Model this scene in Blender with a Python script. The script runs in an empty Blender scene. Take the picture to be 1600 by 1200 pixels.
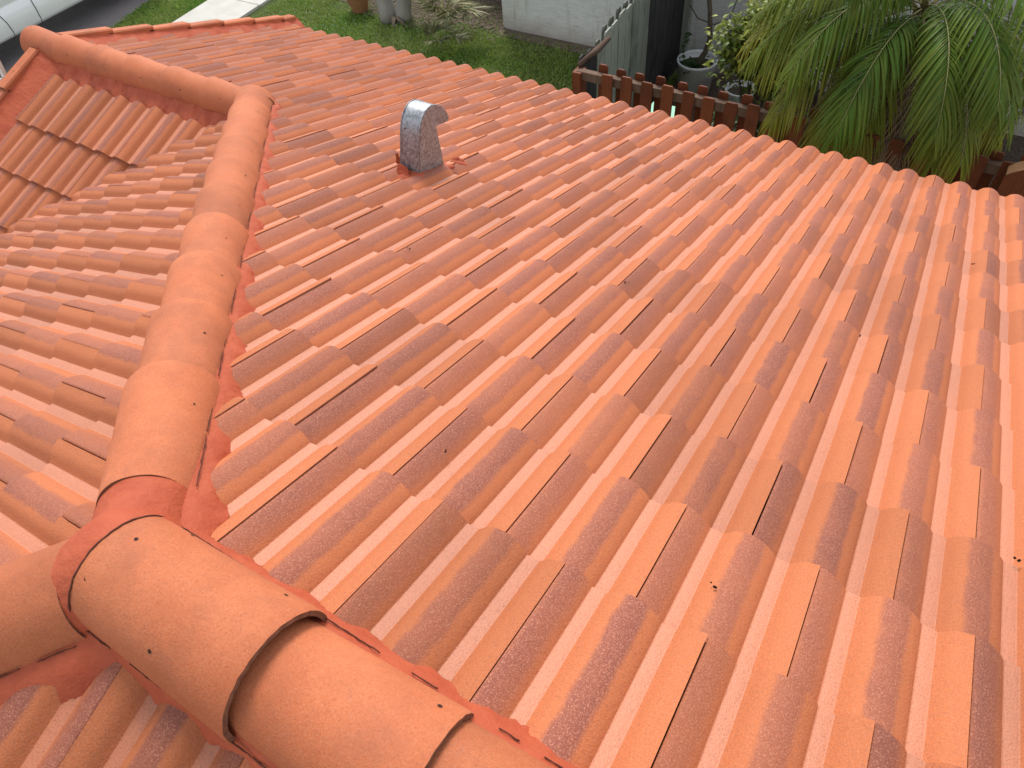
import bpy, bmesh, math, random
from mathutils import Vector, Matrix, noise
random.seed(7)
V = Vector
S = bpy.context.scene
R = math.radians

# ------------------------------------------------------------------ camera
cam_d = bpy.data.cameras.new('camera'); cam = bpy.data.objects.new('camera', cam_d)
S.collection.objects.link(cam); S.camera = cam
cam_d.sensor_width = 36.0; cam_d.lens = 1120.79 / 1600 * 36
cam_d.clip_start = 0.02; cam_d.clip_end = 2000
RW = [[0.85618, 0.51127, -0.07453], [0.36146, -0.69578, -0.62067], [-0.36919, 0.50447, -0.78052]]
rx, dn, fw = [V(r).normalized() for r in RW]
cam.matrix_world = Matrix(((rx.x, -dn.x, -fw.x, 0.49173), (rx.y, -dn.y, -fw.y, -0.88922),
                           (rx.z, -dn.z, -fw.z, 1.58213), (0, 0, 0, 1)))
# ------------------------------------------------------------------ world, sun, exposure
SUN_EL, SUN_AZ = 51, -36          # azimuth measured from +Y towards +X
w = bpy.data.worlds.new('World'); S.world = w; w.use_nodes = True
nt = w.node_tree; nt.nodes.clear()
sky = nt.nodes.new('ShaderNodeTexSky'); sky.sky_type = 'NISHITA'; sky.sun_disc = False
sky.sun_elevation = R(SUN_EL); sky.sun_rotation = R(SUN_AZ)
sky.air_density = 1.0; sky.dust_density = 0.6; sky.ozone_density = 0.6
hs = nt.nodes.new('ShaderNodeHueSaturation'); hs.inputs['Saturation'].default_value = 0.2
bg = nt.nodes.new('ShaderNodeBackground'); bg.inputs['Strength'].default_value = 0.15
wo = nt.nodes.new('ShaderNodeOutputWorld')
nt.links.new(sky.outputs[0], hs.inputs['Color']); nt.links.new(hs.outputs[0], bg.inputs['Color'])
nt.links.new(bg.outputs[0], wo.inputs['Surface'])
sd = bpy.data.lights.new('sun', 'SUN'); so = bpy.data.objects.new('sun', sd); S.collection.objects.link(so)
sd.energy = 1.75; sd.angle = R(20); sd.color = (1.0, 0.94, 0.85)
az = R(SUN_AZ); el = R(SUN_EL)
sdir = V((math.sin(az) * math.cos(el), math.cos(az) * math.cos(el), math.sin(el)))
so.rotation_euler = (-sdir).to_track_quat('-Z', 'Y').to_euler()
S.view_settings.view_transform = 'Standard'; S.view_settings.look = 'None'
S.view_settings.exposure = 0.92; S.view_settings.gamma = 1.0
S.render.engine = 'CYCLES'
S.render.resolution_x = 1024; S.render.resolution_y = 768

# ------------------------------------------------------------------ helpers
C = S.collection
def link(name, me, parent=None, loc=None):
    o = bpy.data.objects.new(name, me); C.objects.link(o)
    if parent is not None: o.parent = parent
    if loc is not None: o.location = loc
    return o
def tag(o, label=None, cat=None, group=None, kind=None):
    if label: o['label'] = label
    if cat: o['category'] = cat
    if group: o['group'] = group
    if kind: o['kind'] = kind
    return o
def empty(name, loc=(0, 0, 0), label=None, cat=None, group=None):
    return tag(link(name, None, None, loc), label, cat, group)

class MB:
    """collects faces; positions are world coordinates, org is subtracted on build"""
    def __init__(s): s.v = []; s.f = []; s.sm = []; s.mi = []; s.a = {}
    def add(s, vs, fs, smooth=False, mi=0, **attr):
        b = len(s.v); s.v += [tuple(x) for x in vs]
        for f in fs: s.f.append(tuple(i + b for i in f)); s.sm.append(smooth); s.mi.append(mi)
        for k, val in attr.items():
            lst = s.a.setdefault(k, []); lst += [0.0] * (b - len(lst))
            lst += list(val) if isinstance(val, (list, tuple)) else [val] * len(vs)
    def box(s, c, size, rot=None, mi=0, bev=0.0, **attr):
        x, y, z = size[0] / 2, size[1] / 2, size[2] / 2
        if bev <= 0:
            vs = [V((i * x, j * y, k * z)) for i in (-1, 1) for j in (-1, 1) for k in (-1, 1)]
            fs = [(0, 1, 3, 2), (4, 6, 7, 5), (0, 4, 5, 1), (2, 3, 7, 6), (0, 2, 6, 4), (1, 5, 7, 3)]
        else:
            bm = bmesh.new(); bmesh.ops.create_cube(bm, size=1)
            for q in bm.verts: q.co = V((q.co.x * 2 * x, q.co.y * 2 * y, q.co.z * 2 * z))
            bmesh.ops.bevel(bm, geom=bm.edges[:], offset=bev, segments=2, affect='EDGES')
            bm.verts.index_update()
            vs = [q.co.copy() for q in bm.verts]; fs = [[q.index for q in f.verts] for f in bm.faces]; bm.free()
        if rot is not None: vs = [rot @ q for q in vs]
        s.add([q + V(c) for q in vs], fs, False, mi, **attr)
    def tube(s, pts, rad, n=8, smooth=True, mi=0, cap=True, **attr):
        pts = [V(p) for p in pts]; m = len(pts)
        if not isinstance(rad, (list, tuple)): rad = [rad] * m
        vs = []; up = V((0, 0, 1)); prev = None
        for i, p in enumerate(pts):
            d = (pts[min(i + 1, m - 1)] - pts[max(i - 1, 0)]).normalized()
            if prev is None:
                a = d.cross(up if abs(d.z) < .9 else V((1, 0, 0))).normalized()
            else: a = (prev - d * prev.dot(d)).normalized()
            prev = a; b = d.cross(a)
            for k in range(n):
                t = 2 * math.pi * k / n; vs.append(p + (a * math.cos(t) + b * math.sin(t)) * rad[i])
        fs = [(i * n + k, i * n + (k + 1) % n, (i + 1) * n + (k + 1) % n, (i + 1) * n + k) for i in range(m - 1) for k in range(n)]
        if cap: fs += [tuple(range(n - 1, -1, -1)), tuple((m - 1) * n + k for k in range(n))]
        s.add(vs, fs, smooth, mi, **attr)
    def lathe(s, c, prof, n=32, mi=0, smooth=True):
        vs = []; m = len(prof)
        for r, z in prof:
            for k in range(n):
                t = 2 * math.pi * k / n; vs.append(V(c) + V((r * math.cos(t), r * math.sin(t), z)))
        fs = [(i * n + k, i * n + (k + 1) % n, (i + 1) * n + (k + 1) % n, (i + 1) * n + k) for i in range(m - 1) for k in range(n)]
        s.add(vs, fs, smooth, mi)
    def mesh(s, name, mats, org=(0, 0, 0)):
        me = bpy.data.meshes.new(name); o = V(org)
        me.from_pydata([tuple(V(q) - o) for q in s.v], [], s.f)
        me.polygons.foreach_set('use_smooth', s.sm); me.polygons.foreach_set('material_index', s.mi)
        for k, lst in s.a.items():
            lst += [0.0] * (len(s.v) - len(lst))
            at = me.attributes.new(k, 'FLOAT', 'POINT'); at.data.foreach_set('value', lst)
        for m in (mats if isinstance(mats, (list, tuple)) else [mats]): me.materials.append(m)
        me.update(); return me
    def build(s, name, mats, parent=None, org=(0, 0, 0)):
        return link(name, s.mesh(name, mats, org), parent)

def part(name, mb, mats, root):
    """part of a thing whose Empty stands at root.location"""
    base = root.location.copy()
    p = root.parent
    return mb.build(name, mats, root, base)

# ------------------------------------------------------------------ materials
def smooth(e0, e1, x):
    t = max(0, min(1, (x - e0) / (e1 - e0))); return t * t * (3 - 2 * t)
class NT:
    def __init__(s, name, rough=.7, spec=.3):
        s.m = bpy.data.materials.new(name); s.m.use_nodes = True; s.n = s.m.node_tree.nodes; s.l = s.m.node_tree.links
        s.b = s.n['Principled BSDF']; s.b.inputs['Roughness'].default_value = rough
        s.b.inputs['Specular IOR Level'].default_value = spec
        s.tc = s.n.new('ShaderNodeTexCoord').outputs['Object']
    def noise(s, scale, detail=3, rough=.55, vec=None, stretch=None):
        n = s.n.new('ShaderNodeTexNoise'); n.inputs['Scale'].default_value = scale
        n.inputs['Detail'].default_value = detail; n.inputs['Roughness'].default_value = rough
        src = vec or s.tc
        if stretch:
            mp = s.n.new('ShaderNodeMapping'); mp.inputs['Scale'].default_value = stretch
            s.l.new(src, mp.inputs['Vector']); src = mp.outputs[0]
        s.l.new(src, n.inputs['Vector']); return n.outputs['Fac']
    def attr(s, name):
        n = s.n.new('ShaderNodeAttribute'); n.attribute_name = name; return n.outputs['Fac']
    def math(s, op, a, b=None, clamp=False):
        n = s.n.new('ShaderNodeMath'); n.operation = op; n.use_clamp = clamp
        for i, x in enumerate((a, b)):
            if x is None: continue
            if isinstance(x, (int, float)): n.inputs[i].default_value = x
            else: s.l.new(x, n.inputs[i])
        return n.outputs[0]
    def ramp(s, fac, stops, interp='LINEAR'):
        n = s.n.new('ShaderNodeValToRGB'); e = n.color_ramp.elements; n.color_ramp.interpolation = interp
        while len(e) < len(stops): e.new(.5)
        for i, (p, c) in enumerate(stops):
            e[i].position = p; e[i].color = (*c, 1) if isinstance(c, (tuple, list)) else (c, c, c, 1)
        s.l.new(fac, n.inputs[0]); return n.outputs['Color']
    def mix(s, fac, a, b, mode='MIX'):
        n = s.n.new('ShaderNodeMix'); n.data_type = 'RGBA'; n.blend_type = mode
        for i, x in ((0, fac), (6, a), (7, b)):
            if isinstance(x, (int, float)): n.inputs[i].default_value = x if i == 0 else (x, x, x, 1)
            elif isinstance(x, (tuple, list)): n.inputs[i].default_value = (*x, 1)
            else: s.l.new(x, n.inputs[i])
        return n.outputs[2]
    def col(s, c):
        if isinstance(c, (tuple, list)): s.b.inputs['Base Color'].default_value = (*c, 1)
        else: s.l.new(c, s.b.inputs['Base Color'])
        return s
    def bump(s, h, strength=.3, dist=.01):
        n = s.n.new('ShaderNodeBump'); n.inputs['Strength'].default_value = strength; n.inputs['Distance'].default_value = dist
        s.l.new(h, n.inputs['Height']); s.l.new(n.outputs[0], s.b.inputs['Normal']); return s

def simple(name, c1, c2, scale=8, rough=.7, bump=0, bscale=60, spec=.3, stretch=None, metal=0):
    t = NT(name, rough, spec)
    f = t.noise(scale, 4, .6, stretch=stretch)
    t.col(t.mix(t.ramp(f, [(.3, 0.0), (.7, 1.0)]), c1, c2))
    if bump: t.bump(t.noise(bscale, 3, .6, stretch=stretch), bump, .01)
    t.b.inputs['Metallic'].default_value = metal
    return t.m

def tile_material(name, base, purple, pan):
    t = NT(name, .62, .22)
    u = t.attr('tu'); r = t.attr('rnd'); r2 = t.attr('rnd2'); tv = t.attr('tv')
    warp = t.math('MULTIPLY', t.math('SUBTRACT', t.noise(14, 4, .6), .5), .13)
    uw = t.math('MULTIPLY', t.math('ADD', u, warp), .5)
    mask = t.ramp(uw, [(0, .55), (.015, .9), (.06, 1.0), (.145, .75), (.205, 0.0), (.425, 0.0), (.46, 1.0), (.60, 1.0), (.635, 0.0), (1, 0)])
    grain = t.noise(300, 3, .75)
    blotch = t.noise(7, 4, .6)
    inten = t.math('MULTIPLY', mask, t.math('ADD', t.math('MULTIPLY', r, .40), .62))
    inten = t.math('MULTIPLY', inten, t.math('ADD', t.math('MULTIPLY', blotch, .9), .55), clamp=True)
    c = t.mix(t.ramp(t.math('MULTIPLY', u, .5), [(0, 0), (.205, 0.0), (.214, 1.0), (.306, 1.0), (.312, 0.0), (.712, 0), (.714, 1), (.806, 1), (.812, 0.0)]), base, pan)
    pm = t.ramp(t.math('MULTIPLY', u, .5), [(0, 0), (.213, 0.0), (.214, 1.0), (.309, 1.0), (.311, 0.0), (.713, 0), (.714, 1), (.809, 1), (.811, 0.0)])
    t.l.new(t.math('SUBTRACT', .66, t.math('MULTIPLY', pm, .24)), t.b.inputs['Roughness'])
    t.l.new(t.math('ADD', .18, t.math('MULTIPLY', pm, .30)), t.b.inputs['Specular IOR Level'])
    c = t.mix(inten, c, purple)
    # light mineral grains, stronger in the dark flashing
    g = t.ramp(grain, [(.50, 0.0), (.64, 1.0)])
    c = t.mix(t.math('MULTIPLY', g, t.math('ADD', t.math('MULTIPLY', inten, .32), .30)), c, (.62, .27, .17))
    gd = t.ramp(t.noise(210, 3, .75), [(.36, 1.0), (.47, 0.0)])
    c = t.mix(t.math('MULTIPLY', gd, .50), c, (.26, .10, .06))
    # overall tone of each tile and soft weathering
    tone = t.math('ADD', t.math('MULTIPLY', r2, .30), .80)
    tone = t.math('MULTIPLY', tone, t.math('ADD', t.math('MULTIPLY', t.noise(2.3, 4, .6), .34), .83))
    c = t.mix(1.0, c, t.mix(tone, (0, 0, 0), (1, 1, 1)), 'MULTIPLY')
    st = t.noise(3.0, 5, .7, stretch=(3.0, 3.0, 3.0))
    c = t.mix(t.math('MULTIPLY', t.ramp(st, [(.62, 0.0), (.78, 1.0)]), .22), c, (.30, .14, .09))
    t.col(c)
    h = t.math('ADD', t.noise(260, 3, .6), t.math('MULTIPLY', t.noise(40, 3, .6), .7))
    t.bump(h, .35, .007)
    return t.m

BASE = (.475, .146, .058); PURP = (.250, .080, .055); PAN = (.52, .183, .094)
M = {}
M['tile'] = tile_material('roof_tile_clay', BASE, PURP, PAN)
M['tile_edge'] = simple('tile_cut_edge', (.42, .15, .08), (.28, .10, .06), 30, .9, .3, 200)
M['tile_under'] = simple('roof_underlay', (.02, .012, .010), (.03, .016, .012), 10, .95)
def cap_mat():
    t = NT('ridge_cap_clay', .7, .2)
    r = t.attr('rnd')
    f = t.noise(6, 5, .65)
    c = t.mix(t.ramp(f, [(.3, 0.0), (.7, 1.0)]), (.45, .124, .050), (.53, .165, .073))
    g = t.ramp(t.noise(270, 3, .75), [(.50, 0.0), (.66, 1.0)])
    c = t.mix(t.math('MULTIPLY', g, .28), c, (.62, .30, .19))
    gd = t.ramp(t.noise(200, 3, .75), [(.36, 1.0), (.47, 0.0)])
    c = t.mix(t.math('MULTIPLY', gd, .40), c, (.26, .075, .04))
    st = t.noise(4, 6, .75)
    c = t.mix(t.math('MULTIPLY', t.ramp(st, [(.46, 0.0), (.68, 1.0)]), .55), c, (.30, .10, .055))
    sc = t.noise(5, 2, .5, stretch=(9, 2, 2))
    c = t.mix(t.math('MULTIPLY', t.ramp(sc, [(.72, 0.0), (.80, 1.0)]), .30), c, (.33, .13, .09))
    tone = t.math('ADD', t.math('MULTIPLY', r, .26), .81)
    c = t.mix(1.0, c, t.mix(tone, (0, 0, 0), (1, 1, 1)), 'MULTIPLY')
    t.col(c); t.bump(t.math('ADD', t.noise(240, 3, .65), t.math('MULTIPLY', t.noise(30, 3, .6), .8)), .25, .006)
    return t.m
M['cap'] = cap_mat()
M['cap_end'] = simple('ridge_cap_raw_end', (.24, .105, .06), (.13, .055, .035), 60, .95, .6, 120)
M['mortar'] = simple('red_tinted_sealant', (.34, .062, .028), (.43, .096, .044), 9, .65, .6, 35, .2)
M['mortar_dark'] = simple('sealant_dirt_line', (.07, .022, .014), (.12, .035, .02), 50, .9)
M['hole'] = simple('screw_hole_dark', (.02, .01, .008), (.05, .02, .015), 80, .9)
def galv():
    t = NT('galvanised_steel', .5, .5)
    v = t.n.new('ShaderNodeTexVoronoi'); v.inputs['Scale'].default_value = 105; t.l.new(t.tc, v.inputs['Vector'])
    f = t.n.new('ShaderNodeRGBToBW'); t.l.new(v.outputs['Color'], f.inputs[0])
    t.col(t.mix(f.outputs[0], (.18, .195, .215), (.46, .48, .51)))
    t.b.inputs['Metallic'].default_value = .85
    t.l.new(t.math('ADD', t.math('MULTIPLY', f.outputs[0], .25), .40), t.b.inputs['Roughness'])
    t.bump(f.outputs[0], .12, .004)
    return t.m
M['galv'] = galv()
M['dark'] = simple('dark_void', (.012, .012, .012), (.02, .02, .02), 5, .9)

# ------------------------------------------------------------------ roof geometry
TH = R(20.556); c_, s_, T_ = math.cos(TH), math.sin(TH), math.tan(TH)
P = .16; E = .3412; EH = E * c_
YR = -.817; HX = -1.39; J1 = V((HX - YR, YR, -T_ * YR)); Y3 = 1.66; J2 = V((HX - Y3, Y3, -T_ * Y3))
ZC0 = .5232; ZB0 = -1.235; ZD0 = .615; EAVE_V = 12
XG = -5.04                                   # gable rake
ROLL_H = .033; LIFT = .026; BASE_N = -(ROLL_H + LIFT) + .006

def prof(t):
    """height of the tile section, t in roll units from the left edge of the flat pan"""
    t = t % 1.0
    if t < .20: return .0012 * math.sin(math.pi * t / .20)
    x = (t - .20) / .80
    h = ROLL_H * math.sin(math.pi * min(1, x ** .92)) ** .80
    return h * (.55 + .45 * smooth(0, .16, x)) if x < .16 else h

def tile_plane(name, O, r, d, p, e, gaps_parity, i_rng, v_rng, v0, u0, cuts, parent, seed=1, eave=None, gapw=.0024, head=.035):
    """O + r*u + d*s + n*h; a tile starts at gap index i when (i + j + parity) is even and covers two rolls"""
    rnd = random.Random(seed)
    r = V(r); d = V(d).normalized(); n = r.cross(d).normalized()
    if n.z < 0: n = -n
    mb = MB()
    ts = [0, .02, .07, .13, .19, .26, .33, .38, .41, .423, .427, .45, .52, .60, .623, .627, .635, .65, .68, .73, .79, .87, .95, 1.0]
    us = [x for x in ts] + [1 + x for x in ts[1:]]
    nu = len(us)
    for j in range(*v_rng):
        jit = rnd.uniform(-.003, .003)
        for i in range(i_rng[0], i_rng[1]):
            if (i + j + gaps_parity) % 2: continue
            dv = jit + rnd.uniform(-.004, .004); lf = LIFT + rnd.uniform(-.002, .003)
            g0 = rnd.choice([.0, .0, .0004, .0016]) ; tw = rnd.uniform(-.0015, .0015); sl = rnd.uniform(-.0015, .0015)
            r1, r2 = rnd.random(), rnd.random()
            if rnd.random() < .06: r1 *= .15
            sb = (j + v0) * e + dv            # butt
            if eave is not None and sb > eave: sb = eave
            sh = (j + v0 - 1) * e - head      # head, under the course above
            rows = [(0.0, sh), (.12, sh + .04), (.5, (sh + sb) / 2), (1.0, sb)]
            top = []; A = []; TV = []
            for q, sv in rows:
                for u in us:
                    uu = (i + u0 + u) * p
                    if u == 0: uu += gapw / 2 + g0
                    if u == us[-1]: uu -= gapw / 2
                    h = BASE_N + prof(u + .575) + lf * q + tw * (u - 1) + sl
                    if u > 1.999: h += .002
                    if u < .001: h -= .002
                    top.append(O + r * uu + d * sv + n * h); A.append(u); TV.append(q)
            m = len(rows)
            fs = [(a * nu + k, a * nu + k + 1, (a + 1) * nu + k + 1, (a + 1) * nu + k) for a in range(m - 1) for k in range(nu - 1)]
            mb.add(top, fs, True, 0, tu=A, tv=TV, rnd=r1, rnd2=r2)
            # butt face and the two long side faces
            th = .018
            b0 = top[(m - 1) * nu:]
            bt = [q.copy() for q in b0] + [q - n * th + d * .001 for q in b0]
            mb.add(bt, [(k, k + 1, nu + k + 1, nu + k) for k in range(nu - 1)], False, 1, rnd=r1, rnd2=r2)
            for k in (0, nu - 1):
                ln = [top[a * nu + k] for a in range(m)]
                sv_ = ln + [q - n * th for q in ln]
                mb.add(sv_, [(a, a + 1, m + a + 1, m + a) for a in range(m - 1)], False, 1, rnd=r1, rnd2=r2)
    # dark underlay that shows in the gaps
    lo, hi = (v_rng[0] - 2 + v0) * e, (v_rng[1] - 1 + v0) * e - .03
    if eave is not None: hi = eave - .04
    ua, ub = i_rng[0] * p, i_rng[1] * p
    nn = 60
    dk = [O + r * (ua + (ub - ua) * k / nn) + d * sv + n * (BASE_N - .022) for sv in (lo, hi) for k in range(nn + 1)]
    mb.add(dk, [(k, k + 1, nn + 2 + k, nn + 1 + k) for k in range(nn)], False, 2)
    me = mb.mesh(name, [M['tile'], M['tile_edge'], M['tile_under']])
    bm = bmesh.new(); bm.from_mesh(me)
    for cut in cuts:
        if callable(cut): cut(bm); continue
        co, no = cut                          # keep the side the normal points to
        bmesh.ops.bisect_plane(bm, geom=bm.verts[:] + bm.edges[:] + bm.faces[:], dist=1e-5, plane_co=V(co), plane_no=V(no), clear_inner=True)
    bm.to_mesh(me); bm.free()
    return link(name, me, parent)

house = empty('house', (0, 0, 0), 'tiled house under the camera: salmon clay roof with hips, ridge caps and a front gable', 'house')

def cutA(bm):
    left = [f for f in bm.faces if f.calc_center_median().x < J2.x - .05]
    def bis(faces, co, no):
        g = set(faces)
        for f in faces: g.update(f.edges); g.update(f.verts)
        bmesh.ops.bisect_plane(bm, geom=list(g), dist=1e-5, plane_co=V(co), plane_no=V(no), clear_inner=True)
    bis(left, (0, Y3 + .075, 0), (0, 1, 0))
    right = [f for f in bm.faces if f.calc_center_median().x >= J2.x - .05]
    bis(right, (HX + .165, 0, 0), (1, 1, 0))
tile_plane('roof_slope', V((0, 0, 0)), (1, 0, 0), (0, c_, -s_), P, E, 0, (-36, 18), (-1, 13), 0, 0,
           [cutA, ((0, YR + .085, 0), (0, 1, 0)), ((XG + .03, 0, 0), (1, 0, 0)), ((3.0, 0, 0), (-1, 0, 0))], house, 11, eave=EAVE_V * E, head=.15)
# slope C: faces the gable side, right hand is +Y
tile_plane('roof_slope', V((0, 0, ZC0)), (0, 1, 0), (-c_, 0, -s_), P, E, 1, (-22, 14), (2, 17), .76, 0,
           [((HX - .115, 0, 0), (-1, -1, 0)), ((0, -.244 + .12, 0), (-1, 1, 0)), ((0, 4.66, 0), (1, -1, 0))], house, 12)
# slope B: other side of the gable, right hand is -X
PB = .17; EB = .345
tile_plane('roof_slope', V((0, 0, ZB0)), (-1, 0, 0), (0, -c_, -s_), PB, EB, 1, (15, 34), (-3, 7), .0 - 1.077 / c_ / EB + math.floor(1.077 / c_ / EB), .05,
           [((0, Y3 - .19, 0), (0, -1, 0)), ((0, 4.57, 0), (-1, 1, 0)), ((XG + .24, 0, 0), (1, 0, 0))], house, 13, head=.075)
# slope D: behind the main ridge
tile_plane('roof_slope', V((0, 0, ZD0)), (-1, 0, 0), (0, -c_, -s_), P, E, 0, (-20, 12), (3, 12), .87, -.2,
           [((0, YR - .085, 0), (0, -1, 0)), ((0, -.244 - .20, 0), (1, -1, 0)), ((3.0, 0, 0), (-1, 0, 0))], house, 14, head=.10)

# ---- ridge and hip caps
def cap_piece(P0, d, L, r0, r1, lift0, lift1, seed, holes=(), crack=None):
    """half-round cap from P0 along d; r0 / lift0 at the start, r1 / lift1 at the wide end"""
    rnd = random.Random(seed)
    d = V(d).normalized(); side = d.cross(V((0, 0, 1))).normalized(); up = side.cross(d).normalized()
    mb = MB(); nA, nL = 28, 9; th = .013; rv = rnd.random()
    skew = rnd.uniform(-.004, .004)
    def ring(q, dr=0.0):
        rr = r0 + (r1 - r0) * q + dr; lf = lift0 + (lift1 - lift0) * q; out = []
        for k in range(nA + 1):
            a = math.pi * (k / nA) * 1.06 - math.pi * .03
            wob = 1 + .014 * noise.noise(V((math.cos(a) * 1.6 + seed, q * 2, math.sin(a) * 1.6))) + .003 * noise.noise(V((math.cos(a) * 9 + seed, q * 9, math.sin(a) * 9)))
            out.append(P0 + d * (L * q + skew * math.cos(a) + (.0025 * noise.noise(V((a * 7, seed, 2))) if q > .9 else 0)) + side * (rr * wob * math.cos(a)) + up * (rr * wob * math.sin(a) + lf))
        return out
    qs = [0] + [i / nL for i in range(1, nL)] + [.985, 1.0]
    vs = []
    for q in qs: vs += ring(q, -.002 if q == 1.0 else 0)
    w = nA + 1
    mb.add(vs, [(a * w + k, a * w + k + 1, (a + 1) * w + k + 1, (a + 1) * w + k) for a in range(len(qs) - 1) for k in range(nA)], True, 0, rnd=rv)
    o1 = ring(1.0, -.002); i1 = ring(1.0, -th)
    mb.add(o1 + i1, [(k, k + 1, w + k + 1, w + k) for k in range(nA)], False, 1, rnd=rv)
    i0 = ring(.82, -th)
    mb.add(i1 + i0, [(k, k + 1, w + k + 1, w + k) for k in range(nA)], True, 1, rnd=rv)
    o0 = ring(0, 0); i2 = ring(0, -th)
    mb.add(o0 + i2, [(k, k + 1, w + k + 1, w + k) for k in range(nA)], False, 1, rnd=rv)
    for q, deg in holes:
        a = R(deg); rr = r0 + (r1 - r0) * q; lf = lift0 + (lift1 - lift0) * q
        nrm = (side * math.cos(a) + up * math.sin(a)).normalized(); cc = P0 + d * (L * q) + nrm * (rr + .0006) + up * lf
        tx = nrm.cross(d).normalized(); n = 9; hr = rnd.uniform(.0030, .0045)
        vs = [cc + nrm * .0004 + (d * math.cos(t) * rnd.uniform(.9, 1.3) + tx * math.sin(t)) * hr for t in [2 * math.pi * z / n for z in range(n)]]
        mb.add(vs, [tuple(range(n))], False, 2, rnd=rv)
    return mb
CAPM = [M['cap'], M['cap_end'], M['hole']]
def run_of_caps(P0, P1, expo, r_n, r_w, lift, first_off, count, drop, seed, overlap=.07):
    d = (P1 - P0).normalized(); up = d.cross(V((0, 0, 1))).normalized().cross(d).normalized()
    for k in range(count):
        a = first_off + expo * k
        rr = random.Random(seed * 100 + k)
        st = P0 + d * (a - overlap) + up * drop
        hs_ = [(.62 + rr.uniform(-.06, .08), 38 + rr.uniform(-9, 9)), (.60 + rr.uniform(-.06, .06), 142 + rr.uniform(-9, 9))]
        mb = cap_piece(st, d, expo + overlap, r_n, r_w, .0, lift, seed * 50 + k, hs_)
        mb.build('ridge_cap', CAPM, house)

DROP = -.045
# main ridge (wide ends look away from the junction)
mb = cap_piece(J1 + V((.0, 0, DROP + .012)), (1, 0, 0), .42, .120, .129, 0, .004, 901, [(.07, 62), (.13, 112), (.55, 45), (.22, 160), (.86, 150)])
mb.build('ridge_cap', CAPM, house)
mb = cap_piece(J1 + V((.345, 0, DROP - .012)), (1, 0, 0), .415, .110, .124, 0, .012, 902, [(.75, 52), (.9, 140)])
mb.build('ridge_cap', CAPM, house)
for k in range(5):
    mb = cap_piece(J1 + V((.69 + k * .345, 0, DROP - .012)), (1, 0, 0), .415, .110, .124, 0, .012, 903 + k, [(.7, 50)])
    mb.build('ridge_cap', CAPM, house)
# hip down to the gable ridge
dH = (J2 - J1).normalized(); LH = (J2 - J1).length
run_of_caps(J1, J2, .345, .104, .125, .011, .265, 10, DROP, 3)
# left hip in the lower corner
dL = V((-1, -1, -T_)).normalized()
run_of_caps(J1, J1 + dL, .345, .117, .127, .008, .155, 4, DROP - .005, 4)
# gable ridge, wide ends towards the gable
run_of_caps(J2, J2 + V((-1, 0, 0)), .362, .095, .115, .010, -.02, 6, DROP + .002, 5)

# ---- sealant strips along the caps: real ribbons that the tile rolls poke through
def ribbon(P0, P1, side, offs, seed, jag=.006, nseg=None, mi=0, mb=None):
    """offs = list of (horizontal offset, height above the ridge line point)"""
    P0 = V(P0); P1 = V(P1); L = (P1 - P0).length; n = nseg or max(8, int(L / .012)); mb = mb or MB(); side = V(side).normalized()
    vs = []
    for i in range(n + 1):
        q = P0.lerp(P1, i / n)
        for k, (o, h) in enumerate(offs):
            nz = noise.noise(V((i * L / n * 18, k * .7, seed))); n2 = noise.noise(V((i * L / n * 60, k * 2.7, seed + 9)))
            sc = 0 if k == 0 else 1
            if k == len(offs) - 1: sc = 2.0
            vs.append(q + side * (o + sc * jag * (nz + .5 * n2)) + V((0, 0, h + jag * .6 * sc * (n2 + nz * .6))))
    m = len(offs)
    mb.add(vs, [(i * m + k, i * m + k + 1, (i + 1) * m + k + 1, (i + 1) * m + k) for i in range(n) for k in range(m - 1)], True, mi)
    return mb
def lowline(off):          # plane height at horizontal offset off from an eave-parallel ridge, relative to the ridge line
    return -T_ * off
rT = T_ / math.sqrt(2)     # fall per unit of plan offset beside a 45 degree hip
def mortar_profile(r, out, fall, hi=.012, lo=-.042):
    return [(r - .03, -fall * r + hi + .02), (r - .004, -fall * r + hi), (r + out * .35, -fall * (r + out * .35) + hi * .2), (r + out * .7, -fall * (r + out * .7) + lo * .5), (r + out, -fall * (r + out) + lo)]
sm_ = M['mortar']
def crack(P0, P1, side, o, h, seed, mb, rad=.0016):
    P0 = V(P0); P1 = V(P1); L = (P1 - P0).length; n = int(L / .008); side = V(side).normalized(); seg = []
    for i in range(n + 1):
        k = noise.noise(V((i * .09, seed, 3.3)))
        q = P0.lerp(P1, i / n) + side * (o + .0022 * noise.noise(V((i * .5, seed, 0)))) + V((0, 0, h + .0015 * noise.noise(V((i * .4, 7, seed)))))
        if k > -.28: seg.append(q)
        if (k <= -.28 or i == n) and len(seg) > 2:
            mb.tube(seg, [rad * (1 + .7 * noise.noise(V((z * .3, seed, 8)))) for z in range(len(seg))], 5, mi=1); seg = []
        elif k <= -.28: seg = []
    return mb
crack(J1, J1 + V((3.4, 0, 0)), (0, 1, 0), .1245, -T_ * .1245 + .012, 1, ribbon(J1 + V((.02, 0, 0)), J1 + V((3.4, 0, 0)), (0, 1, 0), mortar_profile(.122, .034, T_), 1)).build('sealant_strip', [sm_, M['mortar_dark']], house)
crack(J1, J1 + V((3.4, 0, 0)), (0, -1, 0), .1245, -T_ * .1245 + .012, 2, ribbon(J1 + V((.02, 0, 0)), J1 + V((3.4, 0, 0)), (0, -1, 0), mortar_profile(.122, .025, T_), 2)).build('sealant_strip', [sm_, M['mortar_dark']], house)
crack(J1 + dH * .2, J2, (1, 1, 0), .1165, -rT * .1165 + .010, 3, ribbon(J1 + dH * .05, J2 + dH * .06, (1, 1, 0), mortar_profile(.116, .046, rT, .004, -.046), 3)).build('sealant_strip', [sm_, M['mortar_dark']], house)
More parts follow.
